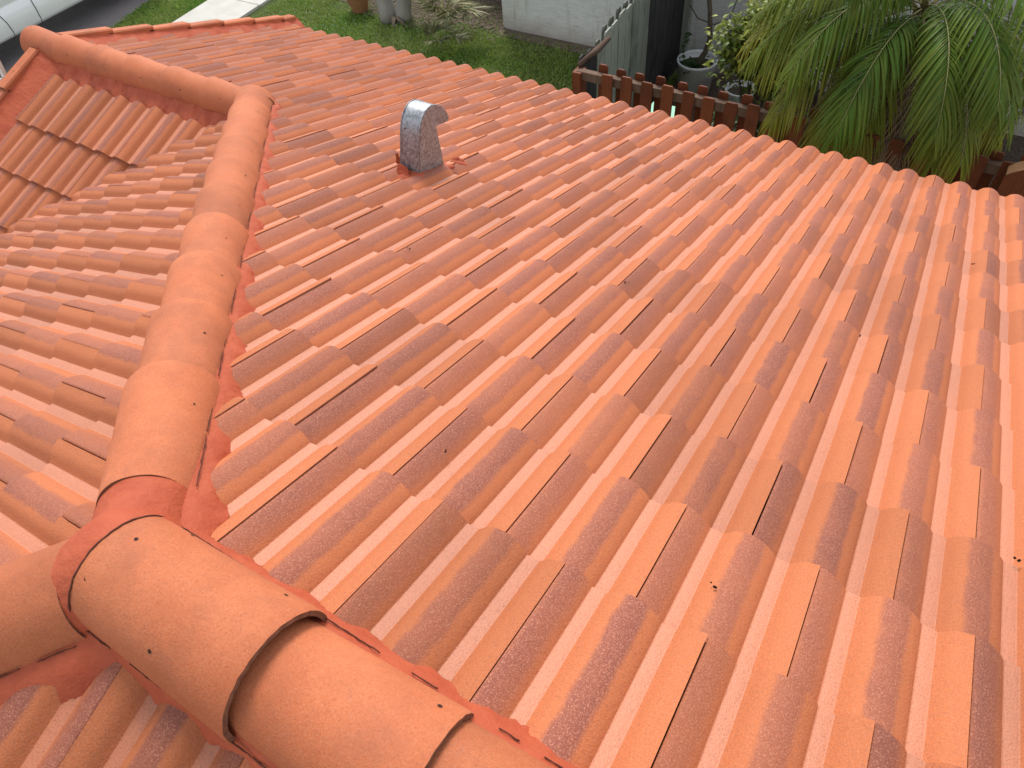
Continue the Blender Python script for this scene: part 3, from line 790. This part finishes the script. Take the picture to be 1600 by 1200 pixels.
# ------------------------------------------------------------------ leaf helpers
def leaf(mb, base, d, L, wv, nrm, fold=.15, droop=.2, seg=3, rv=.5):
    d = V(d).normalized(); n = V(nrm); s = d.cross(n)
    if s.length < 1e-4: s = d.cross(V((1, 0, 0)))
    s.normalize(); n = s.cross(d)
    vs = []; prof_ = [.15, 1.0, .8, 0.0] if seg == 3 else [.2, .8, 1, .7, 0]
    for i in range(seg + 1):
        t = i / seg; c = V(base) + d * (L * t) - V((0, 0, 1)) * (droop * L * t * t) ; ww = wv * prof_[i] * .5
        vs += [c + s * ww + n * ww * fold, c - n * ww * fold * .2, c - s * ww + n * ww * fold]
    fs = []
    for i in range(seg): fs += [(i * 3, i * 3 + 1, (i + 1) * 3 + 1, (i + 1) * 3), (i * 3 + 1, i * 3 + 2, (i + 1) * 3 + 2, (i + 1) * 3 + 1)]
    mb.add(vs, fs, True, 0, rnd=rv)
M['palm'] = leafmat('palm_leaflet', (.048, .130, .014), (.115, .235, .026), 1.6, .42, .28, True, (.36, .27, .03), spec=.25)
M['palm_dead'] = leafmat('dead_palm_leaflet', (.16, .10, .06), (.26, .18, .11), 3, .8, .15, True, (.36, .27, .20))
M['petiole'] = simple('palm_petiole', (.22, .24, .09), (.34, .30, .15), 8, .5)
M['petiole_dead'] = simple('dry_palm_petiole', (.30, .22, .16), (.40, .31, .24), 8, .7)
M['trunk_palm'] = simple('shaggy_palm_trunk', (.07, .045, .03), (.15, .105, .07), 14, .95, 1.0, 30, stretch=(1, 1, 3))
M['bark_grey'] = simple('grey_bark', (.20, .19, .165), (.31, .295, .265), 7, .9, .5, 30, stretch=(1, 1, .4))
def frond(rnd, c, az_, el_, L, sag, leafL, leafW, npair, yel, bare=.16, curl=1.0, thick=.008, lat=0.0):
    mr = MB(); ml = MB()
    d = V((math.cos(az_) * math.cos(el_), math.sin(az_) * math.cos(el_), math.sin(el_)))
    hz = V((math.cos(az_), math.sin(az_), 0)); latv = V((-hz.y, hz.x, 0)) * lat
    pts = []; n = 18; p = V(c); dd = d.copy()
    for i in range(n + 1):
        pts.append(p.copy()); t = i / n
        dd = (dd + (V((0, 0, -1)) * sag * (.45 + 1.1 * t) + latv) * (1 / n)).normalized(); p = p + dd * (L / n)
    mr.tube(pts, [thick * (1 - .85 * i / n) for i in range(n + 1)], 5)
    for k in range(npair):
        t = bare + (1 - bare) * (k + .5) / npair
        f = t * n; i = min(n - 1, int(f)); q = pts[i].lerp(pts[i + 1], f - i); tan = (pts[i + 1] - pts[i]).normalized()
        side = tan.cross(V((0, 0, 1)))
        if side.length < .1: side = V((-hz.y, hz.x, 0))
        side.normalize(); nr = side.cross(tan).normalized()
        env = min(1, .45 + 2.2 * (t - bare)) * (1.0 if t < .7 else 1 - .62 * ((t - .7) / .3))
        for sg in (-1, 1):
            sweep = .55 + .55 * t + rnd.uniform(-.08, .08)
            ld = (side * sg * math.cos(sweep) + tan * math.sin(sweep) + nr * (.22 - .25 * t + rnd.uniform(-.1, .1)) * curl).normalized()
            LL = leafL * env * rnd.uniform(.85, 1.1)
            r0_ = yel * (.05 + .8 * t * t) + rnd.uniform(-.08, .10)
            rv = [max(0, min(1, r0_ + yel * .9 * (z // 3) / 4)) for z in range(15)]
            leaf(ml, q, ld, LL, leafW * (.7 + .3 * env), nr, .45, .30 + .75 * rnd.random() * curl + .25 * t, 4, rv)
    return mr, ml
def frond_obj(root, rnd, *a, dead=False, **k):
    mr, ml = frond(rnd, *a, **k)
    f = part('frond', ml, M['palm_dead'] if dead else M['palm'], root)
    mr.build('rachis', M['petiole_dead'] if dead else M['petiole'], f, root.location)
    return f
# big palm
PCn = V((.08, 6.25, -1.50))
palm = empty('palm_tree', (PCn.x, PCn.y, ZG), 'bushy date palm with drooping fronds behind the roof edge', 'palm tree')
mb = MB(); mb.tube([V((PCn.x + .03 * math.sin(z), PCn.y, ZG + (PCn.z - ZG) * z / 8)) for z in range(9)], [.12, .10, .085, .085, .09, .10, .12, .15, .10], 14)
part('trunk', mb, M['trunk_palm'], palm)
rp = random.Random(44)
def aim(ax, el, L, sag, yel=.15, dead=False, **k):
    frond_obj(palm, rp, PCn + V((rp.uniform(-.03, .03), rp.uniform(-.03, .03), rp.uniform(-.05, .05))), R(ax), R(el), L, sag, k.pop('leafL', .34), k.pop('leafW', .020), k.pop('npair', 50), yel, dead=dead, **k)
# azimuth: 270 = towards the camera's house, 180 = left, 0 = right
for ax, el, L, sag, yl in [(176, 40, 1.85, 1.25, .35), (188, 50, 1.85, 1.35, .25), (202, 44, 1.85, 1.4, .2), (218, 34, 1.7, 1.7, .5), (226, 48, 1.8, 1.8, .2),
                           (236, 12, 1.7, 1.7, .45), (244, 40, 1.75, 1.9, .15), (252, 8, 1.65, 1.9, .5), (260, 30, 1.7, 2.1, .12), (268, 2, 1.4, 2.2, .4), 
                           (296, 14, 1.6, 2.1, .3), (302, 42, 1.7, 2.1, .15), (302, 20, 1.65, 2.0, .35), (312, 50, 1.7, 1.9, .12), (326, 30, 1.6, 1.8, .3),
                           (342, 40, 1.6, 1.7, .2), (356, 55, 1.6, 1.6, .15), (14, 35, 1.6, 1.7, .2), (40, 45, 1.6, 1.6, .2), (70, 40, 1.6, 1.6, .2), (100, 45, 1.6, 1.6, .2),
                           (130, 40, 1.6, 1.6, .2), (155, 45, 1.65, 1.6, .2), (230, 70, 1.4, 1.5, .1), (300, 72, 1.4, 1.4, .1), (200, 75, 1.3, 1.3, .1), (165, 62, 1.5, 1.6, .2), (248, 60, 1.5, 2.0, .1), (210, 60, 1.7, 1.9, .15), (320, 5, 1.45, 1.6, .6), (195, 36, 1.8, 1.15, .35), (225, 36, 1.75, 1.8, .25), (231, 30, 1.7, 1.7, .4), (240, 58, 1.7, 2.0, .15), (256, 20, 1.6, 2.0, .3), (290, 30, 1.65, 2.1, .2), (308, 34, 1.65, 1.9, .2), (182, 30, 1.75, 1.1, .45)]:
    aim(ax, el, L, sag, yl)
for ax in range(200, 345, 12):
    aim(ax + rp.uniform(-5, 5), rp.uniform(-55, -25), rp.uniform(1.1, 1.5), 1.5, .4, dead=True, npair=26, leafL=.26, leafW=.011, curl=.8)
for ax in (266, 274, 280, 284, 288, 292):
    aim(ax, rp.uniform(-20, 10), rp.uniform(1.2, 1.6), 2.6, .4, dead=True, npair=34, leafL=.30, leafW=.010, curl=.8)
for ax, el in ((345, 8), (352, 2), (358, -4), (4, 6), (338, -8)):
    aim(ax, el, 1.3, .5, .5, dead=True, npair=8, leafL=.2, leafW=.009, bare=.8)
# second palm at the far right edge
P2n = V((1.60, 7.6, -1.45))
palm2 = empty('palm_tree', (P2n.x, P2n.y, ZG), 'second palm at the right edge with green fronds hanging down', 'palm tree')
mb = MB(); mb.tube([V((P2n.x, P2n.y, ZG + (P2n.z - ZG) * z / 6)) for z in range(7)], [.12, .10, .09, .09, .10, .13, .10], 12); part('trunk', mb, M['trunk_palm'], palm2)
for ax in range(170, 300, 22):
    frond_obj(palm2, rp, P2n, R(ax + rp.uniform(-6, 6)), R(rp.uniform(20, 60)), rp.uniform(1.3, 1.6), rp.uniform(1.8, 2.4), .32, .016, 44, rp.uniform(.1, .4))
for ax in range(190, 300, 40):
    frond_obj(palm2, rp, P2n, R(ax), R(rp.uniform(-60, -30)), 1.3, 1.5, .22, .010, 16, .3, dead=True)

# shrubs, potted plant and climbers
M['shrub'] = leafmat('shrub_leaf', (.07, .13, .025), (.13, .20, .035), 3, .4, .25, True, (.34, .36, .04))
M['shrub_dark'] = leafmat('dark_shrub_leaf', (.03, .065, .02), (.05, .10, .03), 3, .45, .2, True, (.07, .12, .03))
M['twig'] = simple('twig_bark', (.10, .075, .055), (.17, .135, .10), 20, .9, .4, 60)
def shrub(name, c, rad, nl, ls, m, label, yel=.2, seed=1, cat='shrub', base=None, stems=7, wf=.5):
    rs = random.Random(seed); t = empty(name, base or (c[0], c[1], ZG), label, cat)
    ml = MB(); ms = MB(); cc = V(c); B = V(t.location)
    tips = []
    for _ in range(stems * 4):
        a = rs.random() * 6.283; e_ = rs.uniform(-.4, 1.4); q = cc + V((math.cos(a) * math.cos(e_) * rad[0], math.sin(a) * math.cos(e_) * rad[1], math.sin(e_) * rad[2])) * rs.uniform(.45, .95)
        tips.append(q)
        mid = B.lerp(q, .5) + V((rs.uniform(-.05, .05), rs.uniform(-.05, .05), .08)); ms.tube([B + V((rs.uniform(-.04, .04), rs.uniform(-.04, .04), 0)), mid, q], [.009, .006, .003], 5)
    for k in range(nl):
        tp = rs.choice(tips); q = tp + V((rs.gauss(0, rad[0] * .22), rs.gauss(0, rad[1] * .22), rs.gauss(0, rad[2] * .22)))
        a = rs.random() * 6.283; d = V((math.cos(a), math.sin(a), rs.uniform(-.5, .5)))
        leaf(ml, q, d, ls * rs.uniform(.6, 1.25), ls * wf, V((rs.uniform(-.5, .5), rs.uniform(-.5, .5), 1)), .2, rs.uniform(.1, .6), 3, max(0, min(1, yel * rs.uniform(0, 2) * (1.5 if rs.random() < .2 else .7))))
    part('foliage', ml, m, t); part('stems', ms, M['twig'], t)
    return t
shrub('shrub', (-1.42, 7.35, -2.80), (.50, .42, .62), 5200, .085, M['shrub'], 'leafy yellow-green shrub between the white planter and the palm', .45, 2)
shrub('shrub', (-.75, 7.95, -2.75), (.65, .40, .75), 2300, .070, M['shrub_dark'], 'dark green shrub behind the palm fronds by the wall', .5, 3)
shrub('shrub', (-1.55, 6.45, -3.35), (.40, .45, .35), 1100, .07, M['shrub_dark'], 'low dark plant just behind the brown pickets', .5, 6)
shrub('shrub', (1.1, 8.3, -2.9), (.75, .4, .8), 900, .07, M['shrub_dark'], 'sparse dark shrub with bare twigs at the right edge', .3, 8)
shrub('hedge_bush', (-6.75, 10.35, -3.35), (.85, .6, .75), 2600, .09, M['shrub_dark'], 'dark bush at the top edge left of the white wall', .2, 9)
shrub('hedge_bush', (-8.3, 10.9, -3.35), (.9, .6, .7), 2200, .09, M['shrub_dark'], 'dark bush behind the two grey trunks', .2, 10)
# broad leaves
mb = MB(); rb = random.Random(9); Bq = V((-1.28, 7.1, ZG)); bl = empty('broadleaf_plant', Bq, 'low plant with broad glossy leaves behind the brown fence', 'plant')
for k in range(11):
    a = rb.random() * 6.283; leaf(mb, Bq + V((0, 0, .45 + rb.uniform(-.1, .25))), V((math.cos(a), math.sin(a), .5)), rb.uniform(.26, .4), .15, V((0, 0, 1)), .25, .45, 4, rb.uniform(0, .35))
part('foliage', mb, leafmat('broad_leaf', (.035, .11, .02), (.06, .16, .03), 3, .3, .2, True, (.15, .28, .06)), bl)
mb = MB(); mb.tube([Bq, Bq + V((.01, 0, .5))], .015, 6); part('stem', mb, M['twig'], bl)
# young tree in the white planter
yt = empty('potted_tree', PC, 'thin young tree with bent trunk growing in the large white planter', 'tree')
mb = MB(); top = PC + V((0, 0, .42))
pts = [top + V((.02, 0, -.04)), top + V((.02, 0, .05)), top + V((.10, -.02, .20)), top + V((.14, -.02, .40)), top + V((.08, 0, .75)), top + V((0, 0, 1.1)), top + V((-.03, .02, 1.9))]
mb.tube(pts, [.045, .042, .036, .034, .03, .026, .018], 9); part('trunk', mb, M['twig'], yt)
ml = MB(); ry = random.Random(15)
for k in range(240):
    z = ry.choice([ry.uniform(-.02, .06), ry.uniform(1.5, 2.2)])
    sp = .13 if z < .5 else .5
    q = top + V((ry.gauss(-.06 if z < .5 else 0, sp * .6), ry.gauss(-.05, sp * .6), z)); a = ry.random() * 6.28
    leaf(ml, q, V((math.cos(a), math.sin(a), ry.uniform(-.3, .5))), .07, .035, V((0, 0, 1)), .2, .3, 3, ry.uniform(0, .5))
for k in range(60):                                   # small vine trailing over the rim
    t_ = k / 60; q = top + V((-.20 + .02 * math.sin(t_ * 20), -.06 + .22 * t_, .10 + .25 * math.sin(t_ * 2.2)))
    a = ry.random() * 6.28; leaf(ml, q, V((math.cos(a), math.sin(a), 0)), .05, .03, V((0, 0, 1)), .2, .3, 3, .1)
part('foliage', ml, M['shrub_dark'], yt)
mb = MB(); mb.tube([V((-2.93, 8.9, -3.02)), V((-2.75, 8.8, -3.14)), V((-2.5, 8.75, -3.16)), V((-2.3, 8.75, -3.05)), V((-2.2, 8.8, -2.6)), V((-2.18, 8.85, -1.7))], .008, 6)
tag(mb.build('garden_cable', M['twig']), 'thin dark cable looping across the white wall behind the planter', 'cable')
# twin trunk palm by the mulch bed
tw = empty('twin_trunk_tree', (-7.85, 8.65, ZG), 'smooth grey twin-trunked tree rising from the garden bed', 'tree')
for pts, rad in (([(-8.03, 8.52, ZG - .02), (-8.06, 8.53, ZG + .12), (-8.14, 8.57, ZG + .45), (-8.26, 8.66, ZG + 1.0), (-8.4, 8.75, ZG + 2.2), (-8.5, 8.8, ZG + 3.4)], [.18, .145, .125, .115, .10, .09]),
                 ([(-7.82, 8.62, ZG - .02), (-7.80, 8.63, ZG + .12), (-7.74, 8.68, ZG + .45), (-7.62, 8.82, ZG + 1.0), (-7.35, 8.95, ZG + 2.2), (-7.3, 9.0, ZG + 3.4)], [.17, .135, .12, .11, .10, .09])):
    mb = MB(); mb.tube([V(q) for q in pts], rad, 18); part('trunk', mb, M['bark_grey'], tw)
mb = MB()
for a in (200, 235, 290, 330, 20):
    q = V((-7.93, 8.55, ZG)); mb.tube([q + V((math.cos(R(a)) * .12, math.sin(R(a)) * .1, .08)), q + V((math.cos(R(a)) * .30, math.sin(R(a)) * .22, .02)), q + V((math.cos(R(a + 12)) * .42, math.sin(R(a + 12)) * .3, -.01))], [.05, .022, .010], 6)
part('roots', mb, M['twig'], tw)
for tx, ty in ((-8.5, 8.8), (-7.3, 9.0)):
    for ax in range(10, 360, 90):
        frond_obj(tw, rp, V((tx, ty, ZG + 3.4)), R(ax), R(45), 1.3, 1.6, .32, .025, 24, .1)
# spiky young fan palms
M['fan'] = leafmat('fan_palm_blade', (.11, .14, .055), (.19, .20, .085), 5, .5, .2, True, (.42, .38, .20))
def fan(c, nst, L, label, seed):
    rs = random.Random(seed); t = empty('fan_palm', (c[0], c[1], ZG), label, 'palm'); ml = MB(); ms = MB()
    for k in range(nst):
        a = rs.random() * 6.283; e_ = rs.uniform(.1, 1.35); d = V((math.cos(a) * math.cos(e_), math.sin(a) * math.cos(e_), math.sin(e_)))
        B = V(c); tip = B + d * L * rs.uniform(.3, .55); ms.tube([V((c[0], c[1], max(ZG, c[2] - .25))), B, tip], [.012, .009, .006], 5)
        s = d.cross(V((0, 0, 1))).normalized(); n = s.cross(d)
        nb = 15
        for j in range(nb):
            th = (j / (nb - 1) - .5) * 2.5 + rs.uniform(-.05, .05)
            ld = d * math.cos(th) + s * math.sin(th) + n * rs.uniform(-.15, .1)
            leaf(ml, tip, ld, L * rs.uniform(.5, .72) * (1 - .25 * abs(th)), .030, n, .4, .25, 3, rs.random() ** 2)
    part('foliage', ml, M['fan'], t); part('stems', ms, M['petiole'], t)
fan((-6.72, 8.32, ZG + .36), 15, .80, 'spiky yellowish fan palm, the taller of the two beside the lawn', 4)
fan((-6.60, 7.98, ZG + .14), 9, .50, 'small fan palm low on the lawn in front of the taller one', 5)

# ------------------------------------------------------------------ van on the driveway
M['van_paint'] = simple('white_van_paint', (.80, .82, .83), (.84, .86, .87), 1.0, .22, 0, spec=.6)
M['van_paint'].node_tree.nodes['Principled BSDF'].inputs['Coat Weight'].default_value = .6
M['tyre'] = simple('tyre_rubber', (.012, .012, .013), (.022, .022, .022), 20, .85)
M['glass'] = simple('dark_window_glass', (.015, .02, .022), (.02, .025, .028), 2, .08, spec=.8)
M['steel'] = simple('wheel_steel', (.25, .25, .26), (.32, .32, .33), 9, .4, metal=.8)
van = empty('parked_van', (-14.05, 6.6, ZG), 'white van parked on the asphalt driveway at the top left corner', 'van')
XS = -13.17                        # plane of the near side
def van_body():
    mb = MB()
    # section (x inward from side, z): tumblehome and rolled sill
    sec = [(.12, .36), (.035, .38), (.0, .44), (-.015, .62), (-.005, .80), (.02, .815), (.022, .83), (.0, .86), (.0, 1.15), (.05, 1.25), (.10, 1.6), (.16, 1.95), (.28, 2.08), (.55, 2.14), (.95, 2.15)]
    ys = [2.6, 2.7, 3.0] + [3.3 + .05 * i for i in range(80)] + [7.6, 8.2, 8.7, 8.95, 9.05]
    def zcut(y):
        # wheel arches
        for yc in (4.22, 7.75):
            dd = abs(y - yc)
            if dd < .43: return math.sqrt(.43 ** 2 - dd ** 2) + .33
        return 0
    for sgn, X0 in ((1, XS), (-1, XS - 1.94)):
        vs = []
        for y in ys:
            nose = 1.0
            zc = zcut(y)
            for x, z in sec:
                zz = max(z, zc) if z < .8 else z
                yy = y
                if y > 8.0 and z > 1.0: zz = 1.0 + (z - 1.0) * max(0.05, 1 - (y - 8.0) * 1.0)
                if y > 8.6: x = x + (y - 8.6) * .6
                vs.append(V((X0 - sgn * x, yy, ZG + zz)))
        m = len(sec)
        fs = [(i * m + k, i * m + k + 1, (i + 1) * m + k + 1, (i + 1) * m + k) for i in range(len(ys) - 1) for k in range(m - 1)]
        if sgn > 0: fs = [tuple(reversed(f)) for f in fs]
        mb.add(vs, fs, True)
    mb.box((XS - .97, 2.62, ZG + 1.2), (1.7, .04, 1.6)); mb.box((XS - .97, 8.98, ZG + .72), (1.5, .1, .6))
    return mb
part('body', van_body(), M['van_paint'], van)
mb = MB(); mb.box((XS - .97, 5.8, ZG + .50), (1.72, 6.3, .26)); part('underbody', mb, M['dark'], van)
def seam(pts, name='panel_gap'):
    mb = MB(); mb.tube([V(q) for q in pts], .007, 5); part(name, mb, M['dark'], van)
sx = XS + .004
seam([(sx - .03, 4.98, ZG + .39), (sx + .0, 4.98, ZG + .46), (sx + .014, 4.96, ZG + .62), (sx + .004, 4.90, ZG + .80), (sx - .0, 4.86, ZG + .9), (sx, 4.85, ZG + 1.15), (sx - .10, 4.85, ZG + 1.6)])
seam([(sx - .03, 5.52, ZG + .39), (sx + .0, 5.52, ZG + .46), (sx + .014, 5.52, ZG + .62), (sx + .004, 5.52, ZG + .80), (sx, 5.52, ZG + 1.15), (sx - .10, 5.52, ZG + 1.6)])
seam([(sx - .03, 6.9, ZG + .39), (sx + .0, 6.9, ZG + .46), (sx + .014, 6.9, ZG + .62), (sx + .004, 6.9, ZG + .80), (sx, 6.9, ZG + 1.15), (sx - .10, 6.9, ZG + 1.6)])
mb = MB()
for y0, y1 in ((4.95, 6.8), (3.0, 4.75)):
    mb.add([V((XS - .058, y0, ZG + 1.3)), V((XS - .058, y1, ZG + 1.3)), V((XS - .135, y1, ZG + 1.85)), V((XS - .135, y0, ZG + 1.85))], [(0, 1, 2, 3)])
part('side_window', mb, M['glass'], van)
for yc in (4.22, 7.75):
    for X0, sg in ((XS - .14, 1), (XS - 1.80, -1)):
        mb = MB(); n = 32
        prof_ = [(.20, -.10), (.30, -.105), (.335, -.09), (.345, -.05), (.345, .05), (.335, .09), (.30, .105), (.20, .10)]
        vs = [V((X0 + x, yc + r_ * math.cos(t), ZG + .345 + r_ * math.sin(t))) for r_, x in prof_ for t in [6.2832 * i / n for i in range(n)]]
        mb.add(vs, [(i * n + k, i * n + (k + 1) % n, (i + 1) * n + (k + 1) % n, (i + 1) * n + k) for i in range(7) for k in range(n)], True)
        wh = part('wheel', mb, M['tyre'], van)
        mb = MB(); rr = [(.205, .085), (.19, .05), (.12, .04), (.06, .075), (.001, .08)]
        vs = [V((X0 + sg * x, yc + r_ * math.cos(t), ZG + .345 + r_ * math.sin(t))) for r_, x in rr for t in [6.2832 * i / n for i in range(n)]]
        mb.add(vs, [(i * n + k, i * n + (k + 1) % n, (i + 1) * n + (k + 1) % n, (i + 1) * n + k) for i in range(4) for k in range(n)], True)
        mb.build('rim', M['steel'], wh, van.location)

# ------------------------------------------------------------------ ladder against the gable
M['ladder'] = simple('pale_ladder_rail', (.62, .60, .57), (.70, .68, .65), 8, .45)
ld = empty('ladder', (-6.3, .95, ZG), 'pale ladder leaning up beside the gable edge at the left border', 'ladder')
La = V((-6.25, 1.37, ZG)); Lb = V((-5.22, 1.37, -.55)); dl = (Lb - La).normalized()
for dy in (0, -.42):
    mb = MB(); q = (La + Lb) / 2 + V((0, dy, 0)); zz = dl; xx = V((0, 1, 0)); yy = zz.cross(xx)
    rot = Matrix(((xx.x, yy.x, zz.x), (xx.y, yy.y, zz.y), (xx.z, yy.z, zz.z)))
    mb.box(q, (.025, .05, (Lb - La).length), rot=rot, bev=.004); part('rail', mb, M['ladder'], ld)
for k in range(11):
    mb = MB(); q = La + dl * (.3 + k * .3); mb.tube([q, q + V((0, -.42, 0))], .014, 8); part('rung', mb, M['ladder'], ld)
# dark bits of grit on the tiles
gr = MB(); rr = random.Random(77)
def onA(u, s, h): return V((u, s * c_, -s * s_)) + nA * h
for u, s in [(-.27, -.18), (.45, -.2), (.98, .3), (1.05, .33), (.33, .6), (-1.1, .75), (.55, 1.3), (.62, 1.32), (.9, 2.5), (-.3, 1.1)]:
    for _ in range(3):
        q = onA(u + rr.uniform(-.008, .008), s + rr.uniform(-.008, .008), -.003); z = rr.uniform(.002, .004)
        gr.lathe(q, [(.001, -z), (z, 0), (.001, z)], 6)
tag(gr.build('grit', M['hole']), 'small dark crumbs of grit lying on the tiles', 'debris', kind='stuff')

# repeats share a group
for key, grp in (('palm_tree', 'bushy palms beyond the eave'), ('planter_pot', 'white plastic planters behind the brown fence'), ('shrub', 'shrubs growing between fence and white wall'),
                 ('fan_palm', 'spiky fan palms on the lawn'), ('hedge_bush', 'dark bushes at the back of the garden bed')):
    for o in C.objects:
        if o.parent is None and o.name.split('.')[0] == key: o['group'] = grp
